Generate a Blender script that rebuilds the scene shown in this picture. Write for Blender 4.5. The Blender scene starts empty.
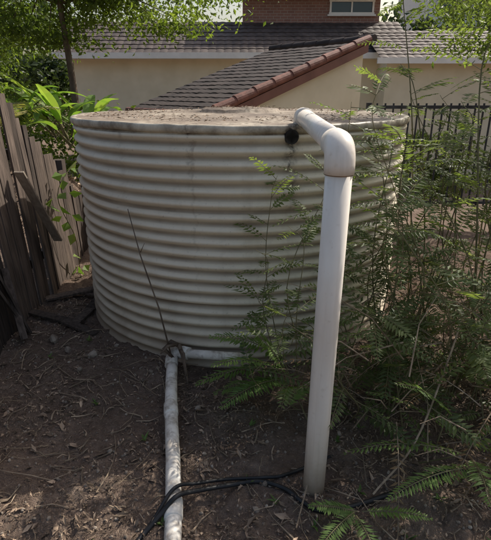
import bpy, math, random
from mathutils import Vector, Matrix, noise, Euler
random.seed(7)
R=random.random
def U(a,b): return random.uniform(a,b)
scene=bpy.context.scene

# ---------------- mesh builder ----------------
class MB:
    def __init__(s): s.v=[];s.f=[];s.t=[];s.m=[];s.mi=0
    def face(s,pts,t=0.5):
        n=len(s.v); s.v.extend([tuple(p) for p in pts]); s.f.append(tuple(range(n,n+len(pts)))); s.t.append(t); s.m.append(s.mi)
    def box(s,c,size,rot=None,t=0.5,taper=1.0):
        n=len(s.v); hx,hy,hz=size[0]/2,size[1]/2,size[2]/2
        for z in(-1,1):
            k=taper if z>0 else 1
            for x,y in((-1,-1),(1,-1),(1,1),(-1,1)):
                p=Vector((x*hx*k,y*hy*k,z*hz))
                if rot is not None: p=rot@p
                s.v.append(tuple(p+Vector(c)))
        for q in((3,2,1,0),(4,5,6,7),(0,1,5,4),(1,2,6,5),(2,3,7,6),(3,0,4,7)):
            s.f.append(tuple(n+i for i in q)); s.t.append(t); s.m.append(s.mi)
    def tube(s,pts,rad,seg=8,t=0.5,cap=True):
        pts=[Vector(p) for p in pts]
        if not hasattr(rad,'__len__'): rad=[rad]*len(pts)
        d=(pts[1]-pts[0]).normalized()
        a=Vector((0,0,1)) if abs(d.z)<.9 else Vector((1,0,0))
        x=d.cross(a).normalized(); n0=len(s.v)
        for i,p in enumerate(pts):
            if i==0: dd=pts[1]-pts[0]
            elif i==len(pts)-1: dd=pts[-1]-pts[-2]
            else: dd=(pts[i+1]-pts[i]).normalized()+(pts[i]-pts[i-1]).normalized()
            if dd.length<1e-9: dd=d
            dd=dd.normalized(); x=(x-dd*x.dot(dd)).normalized(); y=dd.cross(x)
            for k in range(seg):
                an=2*math.pi*k/seg
                s.v.append(tuple(p+(x*math.cos(an)+y*math.sin(an))*rad[i]))
        for i in range(len(pts)-1):
            for k in range(seg):
                k2=(k+1)%seg
                s.f.append((n0+i*seg+k,n0+i*seg+k2,n0+(i+1)*seg+k2,n0+(i+1)*seg+k)); s.t.append(t); s.m.append(s.mi)
        if cap:
            s.f.append(tuple(n0+k for k in reversed(range(seg)))); s.t.append(t); s.m.append(s.mi)
            m=n0+(len(pts)-1)*seg
            s.f.append(tuple(m+k for k in range(seg))); s.t.append(t); s.m.append(s.mi)
    def leaf(s,root,d,side,L,W,t=0.5,fold=0.15):
        d=d.normalized(); side=side.normalized(); n=d.cross(side)
        a=root; m=root+d*L*.42; tip=root+d*L-n*L*.12
        l=m+side*W*.5+n*W*fold; r=m-side*W*.5+n*W*fold
        k=len(s.v); s.v.extend([tuple(a),tuple(r),tuple(tip),tuple(l)])
        s.f.append((k,k+1,k+2)); s.f.append((k,k+2,k+3)); s.t+= [t,t]; s.m+=[s.mi,s.mi]
    def obj(s,name,mats,parent=None,smooth=False,auto=None):
        me=bpy.data.meshes.new(name); me.from_pydata(s.v,[],s.f); 
        if not isinstance(mats,(list,tuple)): mats=[mats]
        for m in mats: me.materials.append(m)
        at=me.attributes.new('tint','FLOAT','FACE'); at.data.foreach_set('value',s.t)
        me.polygons.foreach_set('material_index',s.m)
        if smooth: me.polygons.foreach_set('use_smooth',[True]*len(s.f))
        me.update()
        o=bpy.data.objects.new(name,me); scene.collection.objects.link(o)
        if parent: o.parent=parent
        return o
def empty(name):
    o=bpy.data.objects.new(name,None); scene.collection.objects.link(o); return o
def bevel(o,w=.004,seg=2):
    b=o.modifiers.new('bev','BEVEL'); b.width=w; b.segments=seg; b.limit_method='ANGLE'

# ---------------- materials ----------------
class G:
    def __init__(s,name):
        s.mat=bpy.data.materials.new(name); s.mat.use_nodes=True; s.nt=s.mat.node_tree; s.n=s.nt.nodes; s.n.clear()
        s.out=s.n.new('ShaderNodeOutputMaterial'); s.b=s.n.new('ShaderNodeBsdfPrincipled'); s.nt.links.new(s.b.outputs[0],s.out.inputs[0])
        s.tc=s.n.new('ShaderNodeTexCoord')
    def L(s,a,b): s.nt.links.new(a,b)
    def put(s,v,inp):
        if isinstance(v,bpy.types.NodeSocket): s.L(v,inp)
        else: inp.default_value=v
    def map(s,scale=(1,1,1),rot=(0,0,0)):
        m=s.n.new('ShaderNodeMapping'); m.inputs['Scale'].default_value=scale; m.inputs['Rotation'].default_value=rot; s.L(s.tc.outputs['Object'],m.inputs[0]); return m.outputs[0]
    def noise(s,sc,det=5,vec=None,rough=.55,dist=0):
        n=s.n.new('ShaderNodeTexNoise'); n.inputs['Scale'].default_value=sc; n.inputs['Detail'].default_value=det; n.inputs['Roughness'].default_value=rough; n.inputs['Distortion'].default_value=dist
        s.L(vec if vec else s.tc.outputs['Object'],n.inputs['Vector']); return n.outputs['Fac']
    def ramp(s,f,stops):
        r=s.n.new('ShaderNodeValToRGB'); e=r.color_ramp.elements
        while len(e)<len(stops): e.new(.5)
        for i,(p,c) in enumerate(stops):
            e[i].position=p; e[i].color=(tuple(c)[:3]+(1,)) if hasattr(c,'__len__') else (c,c,c,1)
        s.L(f,r.inputs[0]); return r.outputs[0]
    def mix(s,f,a,b,mode='MIX'):
        m=s.n.new('ShaderNodeMixRGB'); m.blend_type=mode
        for v,i in((f,0),(a,1),(b,2)):
            if isinstance(v,(tuple,list)) and len(v)==3: v=tuple(v)+(1,)
            s.put(v,m.inputs[i])
        return m.outputs[0]
    def math(s,op,a,b=0.0,clamp=False):
        m=s.n.new('ShaderNodeMath'); m.operation=op; m.use_clamp=clamp; s.put(a,m.inputs[0]); s.put(b,m.inputs[1]); return m.outputs[0]
    def sep(s,v):
        m=s.n.new('ShaderNodeSeparateXYZ'); s.L(v,m.inputs[0]); return m.outputs
    def attr(s,nm):
        a=s.n.new('ShaderNodeAttribute'); a.attribute_name=nm; return a.outputs['Fac']
    def island(s):
        g=s.n.new('ShaderNodeNewGeometry'); return g.outputs['Random Per Island']
    def bump(s,h,st=.4,d=.01):
        b=s.n.new('ShaderNodeBump'); b.inputs['Strength'].default_value=st; b.inputs['Distance'].default_value=d; s.L(h,b.inputs['Height']); s.L(b.outputs[0],s.b.inputs['Normal'])
    def fin(s,col,rough=.8,spec=.3):
        if isinstance(col,(tuple,list)): col=tuple(col)+(1,) if len(col)==3 else col
        s.put(col,s.b.inputs['Base Color']); s.put(rough,s.b.inputs['Roughness']); s.b.inputs['Specular IOR Level'].default_value=spec
        return s.mat
def simple(name,c1,c2,sc=8,rough=.8,bump=.3,bd=.01,vs=(1,1,1),isl=0,spec=.3):
    g=G(name); v=g.map(vs); n=g.noise(sc,6,v)
    col=g.ramp(n,[(.3,c1),(.7,c2)])
    if isl:
        i=g.island(); col=g.mix(1.0,col,g.ramp(i,[(0,1-isl),(1,1+isl*.6)]),'MULTIPLY')
    if bump: g.bump(g.noise(sc*3,6,v),bump,bd)
    return g.fin(col,rough,spec)
def leafmat(name,cols,trans=.4,rough=.5,tcol=None):
    g=G(name)
    f=g.math('ADD',g.math('MULTIPLY',g.attr('tint'),.65),g.math('MULTIPLY',g.island(),.35))
    n=len(cols); col=g.ramp(f,[(i/(n-1),c) for i,c in enumerate(cols)])
    g.fin(col,rough,.35)
    tr=g.n.new('ShaderNodeBsdfTranslucent'); g.L(g.mix(1.0,col,tcol or (1.7,1.8,.7),'MULTIPLY'),tr.inputs[0])
    mx=g.n.new('ShaderNodeMixShader'); mx.inputs[0].default_value=trans; g.L(g.b.outputs[0],mx.inputs[1]); g.L(tr.outputs[0],mx.inputs[2]); g.L(mx.outputs[0],g.out.inputs[0])
    return g.mat

# soil
g=G('soil'); a=g.noise(2.2,8,rough=.65); b=g.noise(28,8,rough=.7); c=g.noise(120,4)
col=g.ramp(a,[(.3,(.16,.113,.087)),(.55,(.24,.176,.138)),(.75,(.34,.265,.21))])
col=g.mix(g.ramp(b,[(.42,0.0),(.75,.75)]),col,(.075,.05,.038)); col=g.mix(g.ramp(c,[(.58,0.0),(.76,.7)]),col,(.48,.39,.31))
g.bump(g.mix(.5,b,c),1.0,.04); M_soil=g.fin(col,.95,.1)
# tank
g=G('tank_steel'); st=g.noise(1,7,g.map((9,9,.7)),.6); bl=g.noise(1.7,6); fine=g.noise(60,4)
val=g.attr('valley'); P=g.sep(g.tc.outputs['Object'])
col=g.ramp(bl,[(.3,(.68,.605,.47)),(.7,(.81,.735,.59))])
dirt_shade=g.math('MULTIPLY',val,g.ramp(g.noise(3,5),[(.2,.5),(.7,1.0)]))  # valley dirt, deepened to paint shade between the ribs into the colour
col=g.mix(dirt_shade,col,(.19,.15,.11))
col=g.mix(g.ramp(st,[(.5,0.0),(.76,.38)]),col,(.32,.26,.19))
zlow=g.ramp(g.math('ADD',P[2],g.math('MULTIPLY',g.noise(4,5),.35)),[(.2,.75),(.42,0.0)])
col=g.mix(zlow,col,(.3,.22,.155))
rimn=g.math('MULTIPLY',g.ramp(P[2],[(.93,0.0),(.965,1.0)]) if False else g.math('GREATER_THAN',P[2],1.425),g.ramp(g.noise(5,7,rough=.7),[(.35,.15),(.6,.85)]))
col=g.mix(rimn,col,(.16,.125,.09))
def streak(x0,w,z0,z1,color,amt):
    global col
    wob=g.math('MULTIPLY',g.math('SUBTRACT',g.noise(1,5,g.map((6,6,10))),.5),.12)
    dx=g.math('ABSOLUTE',g.math('SUBTRACT',g.math('ADD',P[0],wob),x0))
    m=g.math('SUBTRACT',1.0,g.math('DIVIDE',dx,w),True)
    zz=g.math('DIVIDE',g.math('SUBTRACT',P[2],z0),z1-z0,True)
    front=g.math('LESS_THAN',P[1],3.86)
    m=g.math('MULTIPLY',g.math('MULTIPLY',g.math('MULTIPLY',m,zz),front),g.ramp(g.noise(28,6),[(.42,.05),(.6,1.0)]))
    col=g.mix(g.math('MULTIPLY',m,amt,True),col,color)
streak(.25,.05,.9,1.40,(.05,.04,.03),1.3)
streak(-.31,.02,1.1,1.47,(.09,.06,.04),1.0)
streak(-.29,.012,.2,1.3,(.2,.14,.09),.5)
streak(-.72,.02,1.0,1.45,(.2,.14,.09),.4)
streak(.55,.04,.9,1.45,(.1,.08,.06),.7)
col=g.mix(g.ramp(fine,[(.62,0.0),(.72,.3)]),col,(.2,.16,.11))
g.bump(fine,.15,.004); M_tank=g.fin(col,.5,.4)
g=G('tank_lid_metal'); a=g.noise(3,7,rough=.65); b=g.noise(30,6)
col=g.ramp(a,[(.35,(.13,.10,.08)),(.5,(.25,.20,.155)),(.68,(.45,.39,.31))]); col=g.mix(g.ramp(b,[(.45,0.0),(.65,.6)]),col,(.09,.065,.045)); g.bump(b,.4,.01); M_lid=g.fin(col,.75,.3)
M_black=simple('black_plastic',(.012,.012,.013),(.03,.03,.032),20,.45,.1,.003)
M_hole=simple('outlet_interior',(.004,.004,.004),(.008,.008,.008),20,.9,0)
g=G('pvc_pipe'); n=g.noise(3,6,g.map((3,3,1.2))); f=g.noise(35,6); vs=g.noise(1,6,g.map((40,40,1.5)),.65); P=g.sep(g.tc.outputs['Object'])
col=g.ramp(n,[(.3,(.79,.71,.62)),(.7,(.89,.83,.75))]); col=g.mix(g.ramp(f,[(.6,0.0),(.75,.35)]),col,(.5,.4,.3)); col=g.mix(g.ramp(vs,[(.5,0.0),(.75,.35)]),col,(.48,.40,.31))
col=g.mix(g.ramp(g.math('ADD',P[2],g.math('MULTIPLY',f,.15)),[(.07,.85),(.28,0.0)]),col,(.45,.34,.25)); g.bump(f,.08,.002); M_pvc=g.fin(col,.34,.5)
g=G('old_pvc_pipe'); n=g.noise(9,7); f=g.noise(16,9,rough=.72)
col=g.ramp(n,[(.3,(.60,.54,.47)),(.6,(.84,.80,.73))]); col=g.mix(g.ramp(f,[(.47,0.0),(.68,.9)]),col,(.24,.18,.13)); g.bump(f,.15,.003); M_pvc2=g.fin(col,.6,.3)
M_wood=simple('weathered_paling',(.045,.034,.028),(.15,.115,.095),3,.9,.7,.01,(14,14,1.2),.5)
M_plank=simple('pale_plank',(.26,.21,.165),(.40,.34,.27),4,.85,.4,.01,(10,10,2))
M_bark=simple('bark',(.08,.055,.04),(.2,.15,.11),10,.9,.8,.02,(1,1,.4))
M_stick=simple('dry_twig',(.16,.115,.08),(.40,.31,.22),20,.9,.2,.004,isl=.5)
M_grass=simple('dry_grass_blade',(.25,.18,.11),(.42,.32,.21),20,.9,0)
M_stem=simple('green_stem',(.10,.10,.045),(.2,.17,.09),10,.7,.2,.004)
M_litter=simple('leaf_litter',(.13,.09,.065),(.42,.31,.22),14,.9,.2,.005,isl=.75)
M_stone=simple('stone',(.17,.13,.10),(.38,.32,.26),12,.9,.4,.01,isl=.3)
M_render=simple('cream_render',(.64,.565,.41),(.74,.66,.5),2,.85,.15,.004)
M_white=simple('white_paint',(.70,.67,.62),(.8,.77,.72),4,.5,.05,.003)
M_tile_d=simple('dark_roof_tile',(.05,.038,.034),(.125,.096,.085),3,.7,.3,.01,isl=.3)
M_tile_s=simple('shed_roof_tile',(.025,.019,.018),(.07,.052,.047),3,.8,.3,.01,isl=.3)
M_tile_r=simple('terracotta_tile',(.11,.045,.035),(.24,.105,.08),8,.7,.3,.01,isl=.3)
M_fascia=simple('fascia_paint',(.15,.065,.05),(.22,.1,.075),4,.6,.1,.003)
M_glass=G('window_glass'); M_glass=M_glass.fin((.03,.04,.05),.08,.8)
M_metal=simple('dark_metal',(.02,.02,.022),(.05,.05,.055),10,.5,.1,.003)
g=G('brick'); br=g.n.new('ShaderNodeTexBrick'); br.inputs['Scale'].default_value=1; br.inputs['Brick Width'].default_value=.24; br.inputs['Row Height'].default_value=.086; br.inputs['Mortar Size'].default_value=.008
br.inputs['Color1'].default_value=(.30,.16,.125,1); br.inputs['Color2'].default_value=(.24,.125,.10,1); br.inputs['Mortar'].default_value=(.35,.3,.26,1)
g.L(g.map((1,1,1),(math.radians(90),0,0)),br.inputs['Vector']); M_brick=g.fin(g.mix(g.ramp(g.noise(3),[(.3,0.0),(.8,.4)]),br.outputs[0],(.18,.11,.09)),.9,.2)
L_fern=leafmat('fern_leaf',[(.07,.12,.04),(.14,.22,.065),(.21,.30,.095)],.42)
L_bush=leafmat('bush_leaf',[(.05,.075,.032),(.115,.15,.06),(.21,.25,.11)],.5)
L_dead=leafmat('dead_frond',[(.14,.085,.045),(.22,.15,.08),(.3,.22,.13)],.25,.8,(1.2,1.1,.9))
L_tree=leafmat('canopy_leaf',[(.04,.065,.02),(.10,.14,.035),(.2,.25,.065)],.55)
L_bright=leafmat('broad_leaf',[(.10,.18,.04),(.17,.27,.065),(.27,.33,.1)],.45)
L_yel=leafmat('palm_leaf',[(.2,.22,.08),(.34,.31,.12),(.42,.37,.18)],.4)
L_far=leafmat('distant_leaf',[(.035,.055,.025),(.07,.10,.04),(.11,.14,.06)],.3)

# ---------------- ground ----------------
def ss(a,b,x):
    t=min(1,max(0,(x-a)/(b-a))); return t*t*(3-2*t)
def gh(x,y):
    near=1-ss(5.7,7.2,y)
    h=-1.1*(1-near)
    d=1-ss(7,12,max(abs(x),abs(y)))
    h+=d*(.055*noise.noise(Vector((x*1.3,y*1.3,0)))+.036*noise.noise(Vector((x*4,y*4,3)))+.020*noise.noise(Vector((x*13,y*13,5)))+.012*noise.noise(Vector((x*37,y*37,9))))
    h+=1.05*math.exp(-(((x+2.9)/1.25)**2+((y-6.1)/.95)**2))
    h+=.22*ss(.9,2.2,x)*(1-ss(4.5,6,y))
    return h
def axis(lo,hi,st,far):
    a=[lo+i*st for i in range(int((hi-lo)/st)+1)]
    s=st; v=a[-1]
    while v<far: s*=1.35; v+=s; a.append(v)
    s=st; v=a[0]; pre=[]
    while v>-far: s*=1.35; v-=s; pre.append(v)
    return pre[::-1]+a
xs=axis(-2.6,2.4,.02,900); ys=axis(.9,4.6,.02,900)
mb=MB(); nx=len(xs)
mb.v=[(x,y,gh(x,y)) for y in ys for x in xs]
mb.f=[(j*nx+i,j*nx+i+1,(j+1)*nx+i+1,(j+1)*nx+i) for j in range(len(ys)-1) for i in range(nx-1)]
mb.t=[.5]*len(mb.f); mb.m=[0]*len(mb.f)
mb.obj('ground',M_soil,smooth=True)

TC=Vector((-.04,3.86,0)); TR=1.22; TH=1.48
def ontank(x,y): return (x-TC.x)**2+(y-TC.y)**2<(TR+.02)**2
# ---------------- litter ----------------
mb=MB()
def litter(x,y,z,s):
    rot=Euler((U(-.6,.6),U(-.6,.6),U(0,6.3))).to_matrix()
    L=s*U(.6,1.6); W=s*U(.25,.6); c=Vector((x,y,z))
    pts=[(-L/2,0,0),(-L*.1,-W/2,s*.12),(L/2,0,U(-.2,.2)*s),(L*.05,W/2,s*.1)]
    mb.face([c+rot@Vector(p) for p in pts])
n=0
while n<28000:
    x=U(-2.3,2.2); y=1.0+3.6*R()**1.3
    if ontank(x,y): continue
    if noise.noise(Vector((x*2,y*2,1)))+U(-.45,.45)<-.1: continue
    litter(x,y,gh(x,y)+U(.002,.014),U(.006,.022) if R()<.94 else U(.025,.055)); n+=1
for i in range(2200):
    x=U(-4,-1.3); y=U(4.9,6.3); litter(x,y,gh(x,y)+.012,U(.03,.07))
mb.obj('leaf_litter',M_litter)
mb=MB()
for i in range(800):
    x=U(-2.1,1.9); y=U(1.05,3.6)
    if ontank(x,y): continue
    L=U(.03,.16)*(1 if R()<.9 else 3); an=U(0,3.14); pts=[];cv=U(-.6,.6)
    for k in range(5):
        t=k/4-.5; px=x+math.cos(an+cv*t)*L*t; py=y+math.sin(an+cv*t)*L*t
        pts.append((px,py,gh(px,py)+.006+U(0,.012)))
    mb.tube(pts,[U(.0012,.005)*(1-.12*k) for k in range(5)],5)
mb.obj('fallen_twigs',M_stick)
def blob(mb,c,r,seg=6):
    rot=Euler((U(0,6),U(0,6),U(0,6))).to_matrix(); sc=Vector((U(.7,1.3),U(.7,1.2),U(.5,.9)))*r
    n=len(mb.v); rings=4
    mb.v.append(tuple(Vector(c)+rot@Vector((0,0,sc.z))))
    for i in range(1,rings):
        th=math.pi*i/rings
        for k in range(seg):
            ph=2*math.pi*k/seg; j=U(.82,1.15)
            mb.v.append(tuple(Vector(c)+rot@Vector((sc.x*math.sin(th)*math.cos(ph)*j,sc.y*math.sin(th)*math.sin(ph)*j,sc.z*math.cos(th)*j))))
    mb.v.append(tuple(Vector(c)+rot@Vector((0,0,-sc.z)))); last=len(mb.v)-1
    for k in range(seg): mb.f.append((n,n+1+k,n+1+(k+1)%seg))
    for i in range(rings-2):
        for k in range(seg):
            a=n+1+i*seg; b=a+seg; mb.f.append((a+k,b+k,b+(k+1)%seg,a+(k+1)%seg))
    a=n+1+(rings-2)*seg
    for k in range(seg): mb.f.append((a+k,last,a+(k+1)%seg))
    d=len(mb.f)-len(mb.t); mb.t+=[.5]*d; mb.m+=[mb.mi]*d
mb=MB()
for i in range(2400):
    x=U(-2.1,1.6); y=U(1.05,3.8)
    if ontank(x,y): continue
    r=U(.003,.010) if R()<.975 else U(.012,.02)
    blob(mb,(x,y,gh(x,y)+r*.2),r)
for (x,y,r) in [(-1.28,1.75,.028),(-1.0,2.75,.04),(-1.2,2.85,.035),(-1.35,3.0,.04),(-1.02,2.55,.025)]: blob(mb,(x,y,gh(x,y)+r*.3),r)
mb.obj('ground_stones',M_stone)

# ---------------- tank ----------------
tank=empty('corrugated_water_tank')
pitch=.0745; seg=192
prof=[]; zz=-.06; top=TH-.03
nz=int((top-zz)/(pitch/10))
for i in range(nz+1):
    z=zz+(top-zz)*i/nz
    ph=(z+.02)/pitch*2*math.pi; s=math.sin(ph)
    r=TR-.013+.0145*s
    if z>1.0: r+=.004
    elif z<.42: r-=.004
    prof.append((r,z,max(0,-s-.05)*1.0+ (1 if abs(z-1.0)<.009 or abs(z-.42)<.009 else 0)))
prof.append((TR-.006,top+.004,.5))
mb=MB(); vals=[]
for (r,z,vv) in prof:
    for k in range(seg):
        an=2*math.pi*k/seg
        rr=r+.008*noise.noise(Vector((math.cos(an)*2,math.sin(an)*2,z*2)))+.004*noise.noise(Vector((math.cos(an)*9,math.sin(an)*9,z*7)))
        mb.v.append((TC.x+rr*math.cos(an),TC.y+rr*math.sin(an),z)); vals.append(min(1,vv))
for i in range(len(prof)-1):
    for k in range(seg):
        k2=(k+1)%seg; mb.f.append((i*seg+k,i*seg+k2,(i+1)*seg+k2,(i+1)*seg+k))
mb.t=[.5]*len(mb.f); mb.m=[0]*len(mb.f)
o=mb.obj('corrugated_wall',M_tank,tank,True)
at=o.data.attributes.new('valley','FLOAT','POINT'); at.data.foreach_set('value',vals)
lp=[(TR-.03,TH-.05),(TR+.010,TH-.04),(TR+.016,TH-.028),(TR+.016,TH-.008),(TR+.010,TH+.001),(TR-.02,TH),(TR-.05,TH-.004),(.8,TH+.008),(.42,TH+.02),(.30,TH+.022),(.29,TH+.04),(.27,TH+.044),(.001,TH+.048)]
mb=MB(); lseg=96
for i,(r,z) in enumerate(lp):
    for k in range(lseg):
        an=2*math.pi*k/lseg; w=.008*noise.noise(Vector((math.cos(an)*3,math.sin(an)*3,r*2)))+.004*noise.noise(Vector((math.cos(an)*12,math.sin(an)*12,r*6)))
        mb.v.append((TC.x+r*math.cos(an),TC.y+r*math.sin(an),z+w))
for i in range(len(lp)-1):
    for k in range(lseg): 
        k2=(k+1)%lseg; mb.f.append((i*lseg+k,i*lseg+k2,(i+1)*lseg+k2,(i+1)*lseg+k))
mb.t=[.5]*len(mb.f); mb.m=[0 if i//lseg>4 else 1 for i in range(len(mb.f))]
mb.obj('lid',[M_lid,M_tank],tank,True)
oc=Vector((.245,0,1.417)); ang=math.atan2(-math.sqrt(TR**2-(oc.x-TC.x)**2),oc.x-TC.x); dn=Vector((math.cos(ang),math.sin(ang),0))
oc.y=TC.y+TR*math.sin(ang)
mb=MB(); mb.tube([oc-dn*.03,oc+dn*.018,oc+dn*.021,oc+dn*.021,oc+dn*.006],[.039,.039,.038,.031,.030],28,cap=False)
mb.mi=1; mb.tube([oc-dn*.01,oc+dn*.010],[.032,.032],24)
mb.obj('overflow_outlet',[M_black,M_hole],tank,False)
mb=MB()
for i in range(1500):
    r=math.sqrt(R())*1.15; a=U(0,6.28)
    rot=Euler((U(-.3,.3),U(-.3,.3),U(0,6.3))).to_matrix(); c=TC+Vector((r*math.cos(a),r*math.sin(a),TH+(.010 if r>.3 else .05)+U(0,.006))); L=U(.008,.035); W=L*U(.2,.5)
    mb.face([c+rot@Vector(p) for p in [(-L/2,0,0),(0,-W/2,.004),(L/2,0,0),(0,W/2,.004)]])
mb.obj('lid_debris',M_litter,tank)

# ---------------- standpipe ----------------
pole=empty('white_drainpipe')
mb=MB(); b=Vector((.298,1.643,-.05)); t=Vector((.318,1.645,1.415)); rp=.0465
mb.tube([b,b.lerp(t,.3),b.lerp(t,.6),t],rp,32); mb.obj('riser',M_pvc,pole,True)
mb=MB(); pts=[t-Vector((0,0,.03)),t+Vector((0,0,.002))]; br_=.056
for k in range(1,11):
    a=math.pi/2*k/10; pts.append(Vector((t.x,t.y+br_*(1-math.cos(a)),t.z+.004+br_*math.sin(a))))
pts.append(pts[-1]+Vector((0,.06,.001)))
mb.tube(pts,[rp+.0055]*len(pts),32); e=pts[-1]; mb.obj('elbow',M_pvc,pole,True)
mb=MB(); mb.tube([t-Vector((0,0,.034)),t-Vector((0,0,.029))],rp+.0018,32); mb.obj('joint_seal',M_litter,pole,True)
mb=MB(); e2=Vector((.318,2.72,1.515)); mb.tube([e-Vector((0,.03,0)),e.lerp(e2,.5),e2],[rp-.002]*3,32); mb.tube([e2-Vector((0,.05,0)),e2+Vector((0,.06,0)),e2+Vector((0,.09,-.02)),e2+Vector((0,.1,-.05))],[rp+.004]*4,24)
mb.obj('crossover_pipe',M_pvc,pole,True)

# ---------------- ground pipe ----------------
gp=empty('ground_drainpipe')
mb=MB()
P0=[(-.455,2.60,.075),(-.44,2.45,.055),(-.40,2.15,.045),(-.34,1.8,.045),(-.295,1.5,.04),(-.26,1.2,.035),(-.24,.95,.03)]
mb.tube(P0,.034,24)
for p,q in ((Vector(P0[2]),Vector(P0[3])),(Vector(P0[4]),Vector(P0[5]))):
    d=(q-p).normalized(); mb.tube([p-d*.05,p-d*.04,p+d*.04,p+d*.05],[.036,.0385,.0385,.036],24)
mb.obj('long_run',M_pvc2,gp,True)
mb=MB()
mb.tube([(-.455,2.55,.07),(-.46,2.60,.082),(-.452,2.632,.098),(-.43,2.645,.108),(-.39,2.635,.115),(-.35,2.615,.115)],.040,20)
mb.tube([(-.37,2.62,.115),(-.2,2.59,.12),(.02,2.56,.12)],.028,20); mb.obj('elbow_and_branch',M_pvc2,gp,True)
mb=MB(); mb.tube([(-.44,2.58,.1),(-.5,2.6,.16),(-.46,2.63,.19),(-.41,2.62,.17),(-.385,2.58,.12),(-.36,2.5,.06),(-.34,2.42,.03)],[.010,.015,.018,.015,.012,.009,.004],8)
mb.tube([(-.42,2.62,.18),(-.47,2.56,.2),(-.51,2.52,.17)],[.012,.010,.003],7); mb.tube([(-.40,2.6,.15),(-.37,2.52,.17),(-.35,2.45,.06)],[.011,.008,.003],7)
mb.obj('dead_root',M_bark,smooth=True)
mb=MB(); a=Vector((-.45,2.57,.1)); c=Vector((-.70,2.80,.99)); mb.tube([a,a.lerp(c,.35)+Vector((.012,0,0)),a.lerp(c,.7)-Vector((.006,0,0)),c],[.0055,.005,.004,.0025],7)
m=a.lerp(c,.72); mb.tube([m,m+Vector((.03,-.01,.06))],[.003,.0015],5)
mb.obj('leaning_stick',M_bark,smooth=True)
def catmull(P,n=8):
    P=[Vector(p) for p in P]; P=[P[0]*2-P[1]]+P+[P[-1]*2-P[-2]]; out=[]
    for i in range(1,len(P)-2):
        for k in range(n):
            t=k/n; p0,p1,p2,p3=P[i-1:i+3]
            out.append(.5*((2*p1)+(-p0+p2)*t+(2*p0-5*p1+4*p2-p3)*t*t+(-p0+3*p1-3*p2+p3)*t**3))
    out.append(P[-2]); return out
mb=MB()
mb.tube(catmull([(-.55,1.22,.02),(-.42,1.36,.025),(-.34,1.46,.06),(-.28,1.52,.092),(-.2,1.58,.06),(-.07,1.645,.025),(.06,1.67,.022),(.17,1.63,.022),(.24,1.56,.02),(.34,1.52,.01),(.6,1.6,.01),(.95,1.75,.02)]),.010,10)
mb.tube(catmull([(-.5,1.2,.02),(-.38,1.42,.04),(-.3,1.56,.09),(-.21,1.62,.06),(-.08,1.68,.025),(.08,1.69,.025),(.2,1.72,.02),(.5,1.9,.0)]),.008,10)
mb.obj('garden_hose',M_black,smooth=True)

# ---------------- fence left ----------------
fence=empty('paling_fence')
mb=MB(); y=1.3; i=0
while y<5.0:
    w=U(.085,.105); h=1.72-max(0,(y-3.6))*.8+U(-.05,.05)
    if R()<.08: h*=.9
    lx=U(-.02,.02); ly=U(-.02,.025)
    rot=Euler((ly+(-.03 if y>3.6 else 0),-.06+lx*.6,U(-.1,.1))).to_matrix()
    c=Vector((-1.72+U(-.012,.012),y,h/2-.03)); mb.box(c,(.016,w,h),rot,taper=U(.92,1)); y+=w+U(.0,.012); i+=1
o=mb.obj('palings',M_wood,fence)
mb=MB()
for z in(.3,1.2): mb.box((-1.80,2.6,z),(.05,2.9,.075))
for yy in(1.5,3.3,4.9): mb.box((-1.88,yy,.5),(.1,.1,1.0 if yy>4 else 1.4))
mb.obj('rails_and_posts',M_wood,fence)
mb=MB(); x=-1.72
bf=empty('paling_fence')
while x<-.6:
    w=U(.085,.1); h=.78+U(-.05,.05); mb.box((x,5.15+U(-.01,.01),h/2-.02),(w,.016,h),Euler((U(-.03,.03),U(-.04,.04),0)).to_matrix()); x+=w+U(0,.015)
mb.obj('palings_2',M_wood,bf)
mb=MB(); mb.box((-1.1,5.2,.55),(1.6,.05,.075)); mb.obj('rail',M_wood,bf)
mb=MB(); a=Vector((-1.64,3.50,1.1)); c=Vector((-1.60,3.93,.45)); d=(c-a); rot=d.to_track_quat('Z','X').to_matrix(); mb.box((a+c)/2,(.018,.075,d.length),rot)
o=mb.obj('loose_plank',M_plank); bevel(o,.002,1)
mb=MB()
for k in range(3):
    y0=U(2.6,4.0); a=Vector((U(-1.62,-1.45),y0,gh(-1.5,y0)+.02)); c=Vector((-1.68,y0+U(-.2,.2),U(.35,.7))); d=c-a
    mb.box((a+c)/2,(.015,U(.04,.09),d.length),d.to_track_quat('Z','X').to_matrix())
for k in range(6):
    x=U(-1.5,-1.15); y0=U(2.8,3.7); mb.box((x,y0,gh(x,y0)+.03),(U(.3,.5),.07,.016),Euler((U(-.1,.1),U(-.2,.2),U(0,3))).to_matrix())
mb.obj('broken_boards',M_wood)

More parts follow.
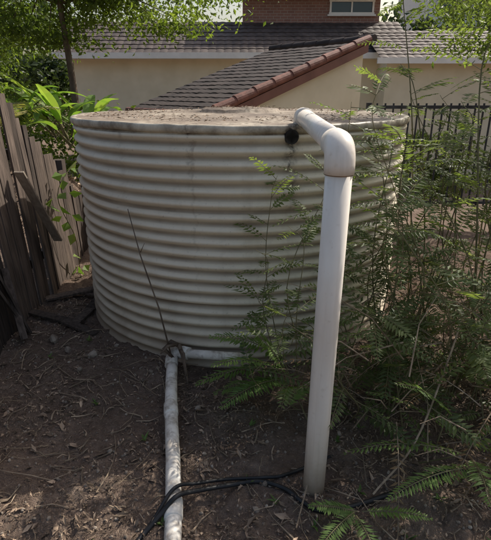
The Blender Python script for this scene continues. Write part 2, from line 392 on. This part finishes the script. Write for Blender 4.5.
# ---------------- plants ----------------
UP=Vector((0,0,1))
def frond(mb,base,d,L,pairs,ll,lw,droop=1.0,tint=None,stem=.003,start=.12,curl=.0,perp=.95):
    base=Vector(base); d=Vector(d).normalized(); tint=R() if tint is None else tint
    p=base.copy(); st=L/pairs; pts=[p.copy()]; roll=U(-.5,.5)
    for i in range(pairs):
        f=(i+1)/pairs
        d=(d+Vector((curl*st,0,-droop*st*(0.5+f)))).normalized()
        p=p+d*st; pts.append(p.copy())
        if f<start: continue
        side=d.cross(UP)
        if side.length<.05: side=Vector((1,0,0))
        side=(side.normalized()+UP*roll*.5).normalized(); nrm=side.cross(d)
        pr=math.sin(math.pi*min(1,(f-start)/(1-start)*.93+.07))**.55*(1.05-.35*f)
        for sgn in(1,-1):
            if R()<.05: continue
            ld=(side*sgn*perp+d*(.35+.25*f)-UP*U(.0,.3)+Vector((U(-.08,.08),U(-.08,.08),U(-.08,.08)))).normalized()
            mb.leaf(p,ld,d,ll*pr*U(.8,1.1),lw*(.6+.4*pr),tint,.1)
    n0=mb.mi; mb.mi=1; k=max(1,len(pts)//8); q=pts[::k]; 
    if len(q)>1: mb.tube(q,[stem*(1-.75*j/(len(q)-1)) for j in range(len(q))],4,cap=False)
    mb.mi=n0; return pts
def bushstem(mb,base,top,nfr,fl,ll,lw,pairs,stemr=.005,droop=1.4,lo=.15):
    base=Vector(base); top=Vector(top); l=(top-base).length; mid=base.lerp(top,.45)+Vector((U(-.2,.2),U(-.2,.2),.08*l)); m2=base.lerp(top,.8)+Vector((U(-.1,.1),U(-.1,.1),.1*l)); pts=catmull([base,mid,m2,top],5)
    mb.mi=1; mb.tube(pts,[stemr*(1-.75*j/(len(pts)-1)) for j in range(len(pts))],5,cap=False); mb.mi=0
    tn=R()*.6+.1
    for k in range(nfr):
        f=lo+(1-lo)*(k+R()*.5)/nfr; q=pts[min(len(pts)-1,int(f*(len(pts)-1)))]; a=U(0,6.28)
        frond(mb,q,(math.cos(a),math.sin(a),U(-.3,.9)),fl*U(.5,1.25),pairs,ll*U(.75,1.15),lw,droop*U(.5,1.8),min(1,tn+U(0,.35)),.0018,.12)
mb=MB()
for k in range(42):
    bx=U(.6,1.7); by=U(1.95,3.2)
    if ontank(bx,by): by-=.5
    top=(bx+U(-.5,.35),by+U(-.5,.3),U(.5,1.5)+.25*(bx-.5))
    if top[0]<.55: top=(U(.58,.85),)+top[1:]
    bushstem(mb,(bx,by,gh(bx,by)-.02),top,10,.33,.065,.02,13)
for k in range(13):
    bx=U(1.2,2.3); by=U(2.3,3.8)
    if ontank(bx,by): bx+=.3
    bushstem(mb,(bx,by,0),(bx+U(-.5,.2),by+U(-.4,.2),U(1.6,2.5)),11,.38,.075,.02,14,.007)
mb.obj('fern_bush',[L_bush,M_stem])
mb=MB()
for k in range(24):
    bx=U(.55,1.6); by=U(1.75,2.7); bushstem(mb,(bx,by,gh(bx,by)-.02),(bx+U(-.3,.3),by+U(-.3,.2),U(.2,.7)),6,.3,.07,.022,12,.004)
mb.obj('understory_shrub',[L_bush,M_stem])
mb=MB()
for (b,tp,nf) in [((.25,2.35,0),(.05,2.3,.9),7),((.25,2.4,0),(.16,2.42,1.25),9),((.3,2.3,0),(.2,2.2,1.05),8),((.32,2.45,0),(.08,2.35,.65),7),((.3,2.2,0),(.15,2.1,.55),6),((.42,2.4,0),(.38,2.45,1.3),9),((.45,2.2,0),(.43,2.15,1.1),8),((.4,2.5,0),(.5,2.4,1.6),10),((.35,2.0,0),(.26,2.0,.7),6),((.6,2.3,0),(.62,2.2,1.7),10)]:
    bushstem(mb,b,tp,nf,.26,.06,.02,11,.0035,1.2,.3)
mb.obj('climbing_shrub',[L_bush,M_stem])
mb=MB()
for (b,d,L) in [((.22,2.34,.16),(-.85,-.35,.45),.55),((.24,2.3,.14),(-.7,-.6,.4),.5),((.24,2.3,.16),(-.5,.1,.9),.42),((.3,2.25,.12),(-.2,-.7,.5),.38),((.25,2.38,.2),(-.9,.0,.7),.5),((.25,2.34,.1),(-.8,-.15,.2),.45),((.22,2.3,.2),(-.8,-.45,.7),.5)]:
    frond(mb,b,d,L,32,.105,.021,1.6,U(.5,1),.004,.08)
mb.obj('fern',[L_fern,M_stem])
mb=MB()
for (b,d,L) in [((1.0,1.72,.12),(-.9,-.05,.4),.6),((1.0,1.65,.12),(-.8,-.35,.3),.5),((1.02,1.8,.12),(-.7,.1,.65),.55),((1.0,1.7,.12),(-.2,-.7,.4),.4),((1.05,1.75,.12),(.3,-.4,.6),.5),((.98,1.9,.2),(-.6,-.3,.8),.5)]:
    frond(mb,b,d,L,30,.075,.018,1.4,U(.5,1),.004,.08)
mb.obj('fern',[L_fern,M_stem])
mb=MB()
for (b,d,L) in [((.45,1.5,.03),(-.5,-.6,.35),.30),((.45,1.48,.03),(.1,-.8,.3),.33),((.46,1.5,.03),(-.9,-.1,.4),.22),((.48,1.5,.03),(.7,-.3,.4),.28)]:
    frond(mb,b,d,L,24,.055,.015,1.8,U(.4,1),.003,.08)
mb.obj('fern',[L_fern,M_stem])
mb=MB()
for k in range(34):
    bx=U(.5,1.7); by=U(1.7,2.6); a=U(0,6.28); frond(mb,(bx,by,U(.05,.7)),(math.cos(a),math.sin(a),U(-.3,.6)),U(.3,.6),16,.05,.014,2.2,None,.003)
for k in range(120):
    bx=U(.4,1.8); by=U(1.6,2.8); a=U(0,6.28); L=U(.1,.6); c=Vector((bx,by,gh(bx,by)+U(0,.6))); d=Vector((math.cos(a),math.sin(a)*.5,U(-.5,.9))).normalized()*L
    mb.mi=1; mb.tube([c,c+d*.5+Vector((U(-.03,.03),U(-.03,.03),.03)),c+d],[.0035,.0025,.001],5,cap=False); mb.mi=0
mb.mi=1
mb.tube(catmull([(.55,1.6,.02),(.75,1.72,.2),(.95,1.95,.5),(1.05,2.1,.65)]),.0045,6); mb.tube(catmull([(.2,1.42,.03),(.32,1.75,.08),(.5,2.1,.13)]),.003,5)
mb.mi=0
mb.obj('dead_fronds',[L_dead,M_stick])
def cloud(mb,c,r,n,size,asp=.5,clumps=10):
    c=Vector(c); cs=[]
    for k in range(clumps):
        v=Vector((U(-1,1),U(-1,1),U(-1,1)))
        while v.length>1: v=Vector((U(-1,1),U(-1,1),U(-1,1)))
        cs.append((c+Vector((v.x*r[0],v.y*r[1],v.z*r[2])),U(.18,.42),U(0,1)))
    for i in range(n):
        cc,cr,tn=random.choice(cs); v=Vector((random.gauss(0,1),random.gauss(0,1),random.gauss(0,.8)))*cr*.55
        p=cc+Vector((v.x*r[0],v.y*r[1],v.z*r[2])); d=Vector((U(-1,1),U(-1,1),U(-1.1,.5))).normalized(); s=d.cross(Vector((U(-1,1),U(-1,1),U(-1,1))))
        L=size*U(.6,1.3); mb.leaf(p,d,s,L,L*asp,min(1,max(0,tn*.7+U(0,.3))),.15)
    return cs
def tree(name,base,h,crown,r,n,size,mat,tr=.1,asp=.5,clumps=14,lean=(0,0),fork=.7):
    e=empty(name); mb=MB(); base=Vector(base); topv=Vector((base.x+lean[0],base.y+lean[1],base.z+h))
    pts=catmull([base,base.lerp(topv,.5)+Vector((U(-.12,.12),U(-.12,.12),0)),topv],8); mb.tube(pts,[tr*(1-.65*j/(len(pts)-1)) for j in range(len(pts))],10)
    lm=MB(); cs=cloud(lm,crown,r,n,size,asp,clumps)
    for (cc,_,_) in cs:
        q=pts[random.randint(int(len(pts)*fork),len(pts)-1)]; m=q.lerp(cc,.5)+Vector((U(-.1,.1),U(-.1,.1),.15*r[2])); mb.tube([q,m,cc],[tr*.28,tr*.16,tr*.04],6,cap=False)
    mb.obj('trunk_and_limbs',M_bark,e,True); lm.obj('crown',mat,e)
tree('shade_tree',(-2.85,8.3,-1),4.8,(-2.75,8.3,3.1),(2.5,1.3,.75),15000,.085,L_tree,.085,.5,46,(-.05,0),.8)
tree('garden_tree',(-5.6,9.5,-1),4,(-5.2,9.5,2.7),(1.6,1.2,1.6),8000,.1,L_tree,.12,.45,24)
tree('unseen_shade_tree',(3.3,4.3,0),3.2,(2.1,3.9,2.4),(.8,.7,.5),3800,.06,L_bush,.07,.35,22,(-.5,-.3))
tree('unseen_shade_tree',(4.9,7.5,-1),4.5,(3.7,7.2,2.7),(1.4,1.0,.8),6500,.085,L_tree,.09,.4,28,(-.4,0))
tree('unseen_shade_tree',(3.9,2.4,0),3.9,(3.2,2.9,3.7),(.7,.65,.5),5500,.09,L_tree,.08,.45,22,(-.4,.3))  # unseen tree, added out of frame so its crown shades the foreground
mb=MB(); cloud(mb,(-3.6,7.6,.9),(1.6,.6,.9),7000,.09,.5,24); mb.obj('hedge_shrub',L_tree)
mb=MB(); cloud(mb,(-2.9,5.6,1.35),(.6,.4,.45),1300,.07,.6,12); mb.obj('garden_shrub',L_tree)
mb=MB()
cloud(mb,(2.3,6.0,.8),(1.1,.3,.45),3000,.07,.5,16); mb.obj('rear_shrub',L_bush)
mb=MB()
for k in range(26):
    x=-30+k*2.4+U(-1,1); cloud(mb,(x,36+U(-3,3),U(2,4.5)),(2.4,2,3.2),700,.5,.6,9)
for k in range(8):
    cloud(mb,(-16+k*1.7,22+U(-1,1),U(1.5,3.5)),(1.6,1.4,2.6),1200,.27,.6,9)
mb.obj('distant_trees',L_far)

def broad(mb,base,d,L,W,droop,tint):
    base=Vector(base); d=Vector(d).normalized(); p=base.copy(); n=10; pet=L*.35
    mb.mi=1; q=p+d*pet; mb.tube([p,q],[.014,.009],6,cap=False); mb.mi=0; p=q; prev=None
    for i in range(n+1):
        f=i/n; w=W*math.sin(math.pi*(.04+.94*f))**.6*(1-.25*f)*.5; side=d.cross(UP).normalized(); nn=side.cross(d)
        cur=(p-side*w+nn*w*.35,p.copy(),p+side*w+nn*w*.35)
        if prev:
            k=len(mb.v); mb.v.extend([tuple(a) for a in prev+cur]); mb.f+= [(k,k+1,k+4,k+3),(k+1,k+2,k+5,k+4)]; mb.t+=[tint,tint]; mb.m+=[0,0]
        prev=cur; d=(d+Vector((0,0,-droop*L/n))).normalized(); p=p+d*L*.75/n
mb=MB()
for (bx,by,bz) in [(-2.25,6.3,.9),(-2.5,6.5,1.05),(-2.05,6.6,.85),(-2.8,6.3,1.05)]:
    for k in range(12):
        a=U(0,6.28); broad(mb,(bx+U(-.05,.05),by,bz+U(0,.35)),(math.cos(a)*.7,math.sin(a)*.6,U(.4,1.4)),U(.45,.85),U(.12,.2),U(1.0,2.8),R())
mb.obj('broad_leaf_plant',[L_bright,M_stem])
mb=MB()
for k in range(15):
    a=U(0,6.28); frond(mb,(-2.85,5.7,1.2),(math.cos(a),math.sin(a),U(.3,1.2)),U(.6,.95),30,.2,.018,1.4,None,.006,.2)
mb.obj('palm_shrub',[L_yel,M_stem])
mb=MB()
mb.mi=1; vp=catmull([(-1.62,4.4,0),(-1.55,4.2,.4),(-1.62,4.1,.8),(-1.5,4.3,1.05),(-1.35,4.5,1.1)],6); mb.tube(vp,.004,5,cap=False); mb.mi=0
for k in range(26):
    p=Vector(random.choice(vp))+Vector((U(-.1,.1),U(-.08,.08),U(-.06,.06))); d=Vector((U(-1,1),U(-1,.2),U(-1,.2))); s=d.cross(Vector((U(-1,1),U(-1,1),.3)))
    mb.leaf(p,d,s,U(.07,.13),U(.06,.1),U(.3,1),.15)
mb.obj('leafy_vine',[L_bright,M_stem])
mb=MB()
for k in range(80):
    x=U(-1.9,1.3); y=U(1.1,3.0)
    if ontank(x,y): continue
    if x<.3 and R()<.6: continue
    for j in range(7):
        a=U(0,6.28); mb.leaf(Vector((x,y,gh(x,y)+.003)),Vector((math.cos(a),math.sin(a),U(.2,1.2))),Vector((-math.sin(a),math.cos(a),0)),U(.015,.05),U(.008,.014),R())
mb.obj('weeds',L_fern)
mb=MB()
for k in range(60):
    x=U(-2,1.5); y=U(1.1,2.9)
    if ontank(x,y): continue
    a=U(0,6.28); L=U(.08,.35); p=[]; cv=U(-1.2,1.2)
    for j in range(6):
        t=j/5; px=x+math.cos(a+t*cv)*L*t; py=y+math.sin(a+t*cv)*L*t; p.append((px,py,gh(px,py)+.008+.03*math.sin(math.pi*t)*R()))
    mb.tube(p,.0011,4,cap=False)
mb.obj('dry_grass',M_grass)

# ---------------- buildings ----------------
def tileroof(name,P0,Uv,Vv,parent,mat,tw=.2,th=.3,wh=.018,lip=.022):
    P0=Vector(P0);Uv=Vector(Uv);Vv=Vector(Vv); n=Uv.cross(Vv).normalized()
    if n.z<0: n=-n
    nc=max(1,round(Uv.length/tw)); nr=max(1,round(Vv.length/th)); s=6; mb=MB()
    for j in range(nr):
        for (f,h) in((j,lip),(j+1.02,.002)):
            for i in range(nc*s+1):
                off=wh*abs(math.sin(math.pi*i/s)); jit=.006*noise.noise(Vector((i*.2,j*3.1,0)))
                mb.v.append(tuple(P0+Uv*(i/(nc*s))+Vv*min(1.0,f/nr)+n*(h+off+jit)))
    w=nc*s+1
    for j in range(nr):
        for i in range(nc*s): a=(2*j)*w+i; mb.f.append((a,a+1,a+w+1,a+w))
        if j<nr-1:
            for i in range(nc*s): a=(2*j+1)*w+i; mb.f.append((a,a+1,a+w+1,a+w))
    for i in range(nc*s):
        k=len(mb.v); a=mb.v[i]; b=mb.v[i+1]; mb.v+=[tuple(Vector(a)-n*.05),tuple(Vector(b)-n*.05)]; mb.f.append((i,i+1,k+1,k))
    mb.t=[.5]*len(mb.f); mb.m=[0]*len(mb.f)
    return mb.obj(name,mat,parent)
shed=empty('neighbour_shed')
E=Vector((-.28,7.0,1.40)); gd=Vector((.777,.63,0)); rd=Vector((-.63,.777,0)); S=3.06; RL=2.6; rise=1.02
slope=gd*S+Vector((0,0,rise)); sn=slope.normalized().cross(rd); sn=sn if sn.z>0 else -sn
tileroof('roof_tiles',E-gd*.15-Vector((0,0,.05)),rd*RL,slope*1.05,shed,M_tile_s,.2,.2,.007,.012)
mb=MB()
def prism(mb,pts,ext):
    ext=Vector(ext); pts=[Vector(p) for p in pts]; n=len(pts); mb.face(pts[::-1]); mb.face([p+ext for p in pts])
    for i in range(n): mb.face([pts[i],pts[(i+1)%n],pts[(i+1)%n]+ext,pts[i]+ext])
o1=E+rd*.12; zb=-1.4
A=o1+gd*.1; B=o1+gd*S; 
prism(mb,[Vector((A.x,A.y,zb)),Vector((B.x,B.y,zb)),B+Vector((0,0,rise-.06)),A+Vector((0,0,-.03))],rd*(RL-.3))
mb.obj('rendered_walls',M_render,shed)
mb=MB()
a=E-gd*.15+rd*.02+Vector((0,0,-.08)); prism(mb,[a+Vector((0,0,-.13)),a+slope*1.05+Vector((0,0,-.13)),a+slope*1.05,a],rd*.03)
mb.obj('barge_board',M_fascia,shed)
mb=MB(); nt=9
for k in range(nt):
    p=E-gd*.15-Vector((0,0,.02))+slope*1.05*(k/nt)+rd*.05; q=p+slope*1.05/nt*1.1
    mb.tube([p+Vector((0,0,.02)),q+Vector((0,0,.008))],[.07,.064],14)
mb.obj('verge_tiles',M_tile_r,shed,False)
mb=MB(); p=E+slope
for k in range(8):
    q=p+rd*(RL/8*k)+Vector((0,0,.05))+gd*.12; mb.tube([q,q+rd*RL/8*1.1+Vector((0,0,-.01))],[.075,.07],12)
mb.obj('ridge_tiles',M_tile_s,shed)
mb=MB(); p=E-gd*.2+Vector((0,0,-.07)); mb.tube([p,p+rd*RL],.05,8); mb.obj('gutter',M_fascia,shed)
mb=MB()
for i in range(1600):
    u=U(.1,RL); v=R()**1.4; c=E+rd*u+slope*v+sn*U(-.03,.0); rot=Euler((U(-.3,.3),-.3,U(0,6.3))).to_matrix(); L=U(.02,.07); W=L*.4
    mb.face([c+rot@Vector(q) for q in [(-L/2,0,0),(0,-W/2,.004),(L/2,0,0),(0,W/2,.004)]])
mb.obj('roof_leaf_debris',M_litter,shed)

def window(mb_f,mb_g,x0,x1,z0,z1,y):
    cx=(x0+x1)/2; w=x1-x0; h=z1-z0; cz=(z0+z1)/2
    mb_g.box((cx,y+.0,cz),(w-.04,.03,h-.04))
    for z in(z0,z1): mb_f.box((cx,y-.03,z),(w+.1,.1,.06))
    for x in(x0,x1): mb_f.box((x,y-.03,cz),(.06,.09,h-.06))
    mb_f.box((cx,y-.03,cz),(.05,.07,h-.06)); mb_f.box((cx,y-.045,z0-.06),(w+.2,.14,.05))
H=empty('brick_house')
mb=MB(); mb.box((0,19.3,.85),(11,5.2,3.9)); mb.obj('lower_walls',M_render,H)
mb=MB(); mb.box((2.25,20.6,4.3),(4.7,4.2,2.3)); mb.obj('brick_upper_walls',M_brick,H)
tileroof('lower_roof',(-5.9,16.2,2.72),(11.2,0,0),(0,2.4,1.15),H,M_tile_d,.25,.33,.014)
mb=MB(); mb.box((-.3,16.16,2.66),(11.3,.1,.17)); mb.obj('lower_gutter',M_white,H)
mb=MB(); mb.box((-.3,16.45,2.60),(11.2,.5,.03)); mb.obj('soffit',M_white,H)
tileroof('upper_roof',(-.6,17.9,4.72),(5.7,0,0),(0,2.7,1.3),H,M_tile_d,.25,.33,.02)
mb=MB(); mb.box((2.25,17.9,4.67),(5.8,.1,.13)); mb.box((2.25,18.15,4.62),(5.7,.5,.03)); mb.obj('upper_gutter',M_white,H)
mf=MB(); mg=MB()
window(mf,mg,2.9,4.35,4.12,4.5,18.49)
mf.obj('window_frames',M_white,H); mg.obj('window_glass',M_glass,H)
H=empty('rendered_house')
mb=MB(); mb.box((8.3,18,.7),(8.2,5,3.6)); mb.obj('walls',M_render,H)
tileroof('roof',(3.9,15.1,2.52),(8.9,0,0),(0,2.8,1.0),H,M_tile_d,.25,.33,.014)
mb=MB(); mb.box((8.3,15.06,2.46),(9.0,.1,.16)); mb.obj('gutter',M_white,H)
mf=MB(); mg=MB(); window(mf,mg,8.0,9.2,1.0,2.1,15.49); mf.obj('window_frames',M_white,H); mg.obj('window_glass',M_glass,H)
H=empty('white_apartment_building')
mb=MB(); mb.box((20,44,6),(13,8,15)); mb.obj('walls',M_white,H)
mf=MB(); mg=MB()
for i in range(5):
    for j in range(4): window(mf,mg,14.4+i*2.4,15.9+i*2.4,1.2+j*2.9,2.7+j*2.9,39.99)
for j in range(4): mf.box((20,39.6,.3+j*2.9),(13.1,.7,.18))
mf.obj('window_frames',M_white,H); mg.obj('window_glass',M_glass,H)
H=empty('metal_railing_fence')
mb=MB(); x=1.35
while x<4.6:
    mb.box((x,5.55,.95),(.016,.016,1.14)); x+=.09
mb.box((3,5.55,1.48),(3.3,.035,.035)); mb.box((3,5.55,.42),(3.3,.03,.03))
for x in(1.35,2.95,4.6): mb.box((x,5.55,.7),(.05,.05,1.65))
mb.obj('bars_and_rails',M_metal,H)

# ---------------- world & sun ----------------
el=math.radians(44); az=math.radians(47)
w=bpy.data.worlds.new('World'); scene.world=w; w.use_nodes=True; nt=w.node_tree; bg=nt.nodes['Background']
sk=nt.nodes.new('ShaderNodeTexSky'); sk.sky_type='NISHITA'; sk.sun_disc=False; sk.sun_elevation=el; sk.sun_rotation=az; sk.dust_density=5; sk.air_density=1.3; sk.ozone_density=.6
nt.links.new(sk.outputs[0],bg.inputs[0]); bg.inputs[1].default_value=.145
sv=Vector((math.sin(az)*math.cos(el),math.cos(az)*math.cos(el),math.sin(el)))
ld=bpy.data.lights.new('sun','SUN'); ld.energy=5; ld.angle=math.radians(.5); ld.color=(1,.94,.84)
lo=bpy.data.objects.new('sun',ld); scene.collection.objects.link(lo); lo.rotation_euler=sv.to_track_quat('Z','Y').to_euler(); lo.location=(5,5,10)
cd=bpy.data.cameras.new('camera'); cam=bpy.data.objects.new('camera',cd); scene.collection.objects.link(cam); scene.camera=cam
cam.location=(0,0,1.65); cam.rotation_euler=(math.radians(90-20.5),0,0); cd.sensor_fit='HORIZONTAL'; cd.sensor_width=36; cd.lens=35.2; cd.clip_end=3000; cd.clip_start=.05
scene.view_settings.view_transform='Standard'; scene.view_settings.look='None'; scene.view_settings.exposure=0
